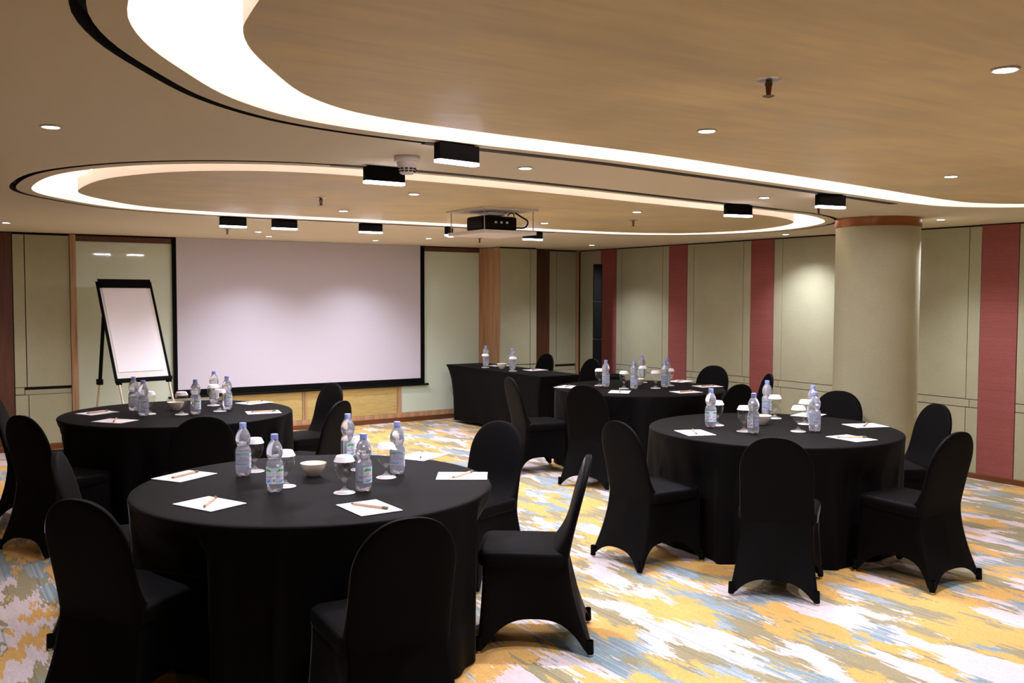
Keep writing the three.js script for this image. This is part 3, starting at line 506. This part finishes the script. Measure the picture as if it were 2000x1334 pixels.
function setting(place, sets) {
  const { bottles, goblets, bowls, papers, level = TOP + 0.0012 } = sets, R = rng(place.length * 31 + bottles.length), name = (k, n) => (k === n - 1 && n > 2 ? 'rightmost' : ORD[k]);
  bottles.forEach(([x, z, turn, rank], i) => { const o = bottleProto.clone(); o.name = numbered('water_bottle'); o.position.set(x, level, z); o.rotation.y = turn; o.userData = { label: `${name(rank, bottles.length)} water bottle with blue cap on the ${place}`, category: 'bottle', group: `water bottles on the ${place}` }; scene.add(o); });
  goblets.forEach(([x, z, rank], i) => {
    const c = tag(mesh('coaster', coasterGeo, M.paper), `white round coaster under the ${name(rank, goblets.length)} goblet of the ${place}`, 'coaster', `coasters on the ${place}`); c.position.set(x, level, z);
    const o = gobletProto.clone(); o.name = numbered('water_goblet'); o.position.set(x, level + 0.0012, z); o.rotation.y = R() * 6; o.userData = { label: `${name(rank, goblets.length)} paper-capped glass goblet on the ${place}`, category: 'goblet', group: `goblets on the ${place}` }; scene.add(o);
  });
  bowls.forEach(([x, z]) => { const b = tag(mesh('bowl', bowlGeo, M.ceramic), `small cream ceramic bowl on the ${place}`, 'bowl', 'cream bowls'); b.position.set(x, level, z); });
  papers.forEach(([x, z, deg, pen, rank, w = 0.19, h = 0.25]) => {
    const a = Math.atan2(...facing(deg)), p = tag(mesh('note_sheet', rbx(-w / 2, w / 2, 0, 0.003, -h / 2, h / 2, 0.001), M.paper), `${name(rank, papers.length)} white note sheet on the ${place}`, 'paper', `note sheets on the ${place}`); p.position.set(x, level, z); p.rotation.y = a;
    const b = thing('pen', `brown paper pen on the ${name(rank, papers.length)} note sheet of the ${place}`, 'pen', [x, level + 0.0032 + 0.0065, z], Math.atan2(...facing(pen)), `pens on the ${place}`);
    for (const [g, m, n] of [[penGeo[0], M.pen, 'barrel'], [penGeo[1], M.penTip, 'cap_and_tip']]) { const q = mesh(n, g, m, b); q.rotation.x = Math.PI / 2; q.position.set(0, 0, -0.08); }
  });
}
const A = Math.PI;
setting('nearest round table', {
  bottles: [[1.37, -4.61, 0.55, 0], [1.38, -4.16, -1.9, 1], [1.95, -4.67, -0.55, 2], [1.73, -3.96, -0.45, 3], [2.04, -4.25, 0.5, 4]],
  goblets: [[1.455, -4.70, 0], [1.46, -4.25, 1], [1.93, -4.46, 3], [1.64, -3.97, 2], [1.955, -4.20, 4]], bowls: [[1.67, -4.44]],
  papers: [[1.12, -4.75, 58, 55, 0], [1.06, -4.06, 156, 30, 1], [1.61, -3.63, 178, 150, 2], [2.29, -4.03, 122, 62, 4], [2.38, -4.65, 60, 30, 3]] });
setting('right-hand round table', {
  bottles: [[4.6, -4.65, -2.2, 0], [4.63, -4.29, 1.9, 1], [5.42, -4.89, -0.2, 2], [5.39, -4.44, 1.2, 3], [5.05, -4.14, 0.7, 4]],
  goblets: [[4.71, -4.7, 0], [4.65, -4.39, 1], [5.35, -4.75, 2], [4.96, -4.20, 3], [5.29, -4.42, 4]], bowls: [[5.02, -4.57]],
  papers: [[4.32, -4.51, 20, 35, 0], [5.0, -3.81, 5, 120, 2], [5.58, -4.14, 110, 60, 3], [5.71, -4.74, 70, 60, 1]] });
setting('left round table', {
  bottles: [[1.43, -7.65, 2.4, 0], [1.43, -7.29, 2.0, 1], [1.78, -7.18, -0.5, 2], [2.1, -7.86, -2.2, 3], [2.06, -7.34, -0.4, 4]],
  goblets: [[1.49, -7.39, 0], [1.69, -7.23, 1], [2.05, -7.70, 2], [1.99, -7.29, 3]], bowls: [[1.72, -7.55]],
  papers: [[1.17, -7.66, 62, 60, 0], [1.2, -7.1, 140, 15, 1], [2.39, -7.71, 70, 60, 2], [2.25, -7.04, 100, 95, 3]] });
setting('far round table', {
  bottles: [[5.76, -7.27, 0.2, 0], [5.87, -6.97, 0.1, 1], [6.59, -7.7, 2.6, 2], [6.23, -6.93, 0.2, 3], [6.47, -7.17, 1.0, 4]],
  goblets: [[5.79, -7.41, 0], [5.81, -7.05, 1], [6.4, -7.46, 2], [6.10, -6.92, 3], [6.40, -7.05, 4]], bowls: [[6.18, -7.27]],
  papers: [[5.57, -6.82, 45, 40, 1], [6.1, -6.49, 100, 80, 3], [6.67, -6.79, 100, 85, 4], [6.82, -7.35, 70, 60, 2], [5.44, -7.47, 60, 50, 0]] });
setting('rectangular table', {
  bottles: [[6.12, -10.17, 0.3, 0], [6.10, -9.51, 0.6, 1]], goblets: [[6.03, -10.03, 0], [6.03, -9.39, 1]], bowls: [[6.12, -9.78]],
  papers: [[6.34, -10.19, 88, 60, 0], [6.34, -9.37, 88, 55, 1]] });

scene.traverse((o) => { if (o.isMesh) o.castShadow = o.receiveShadow = true; });
renderer.render(scene, camera);
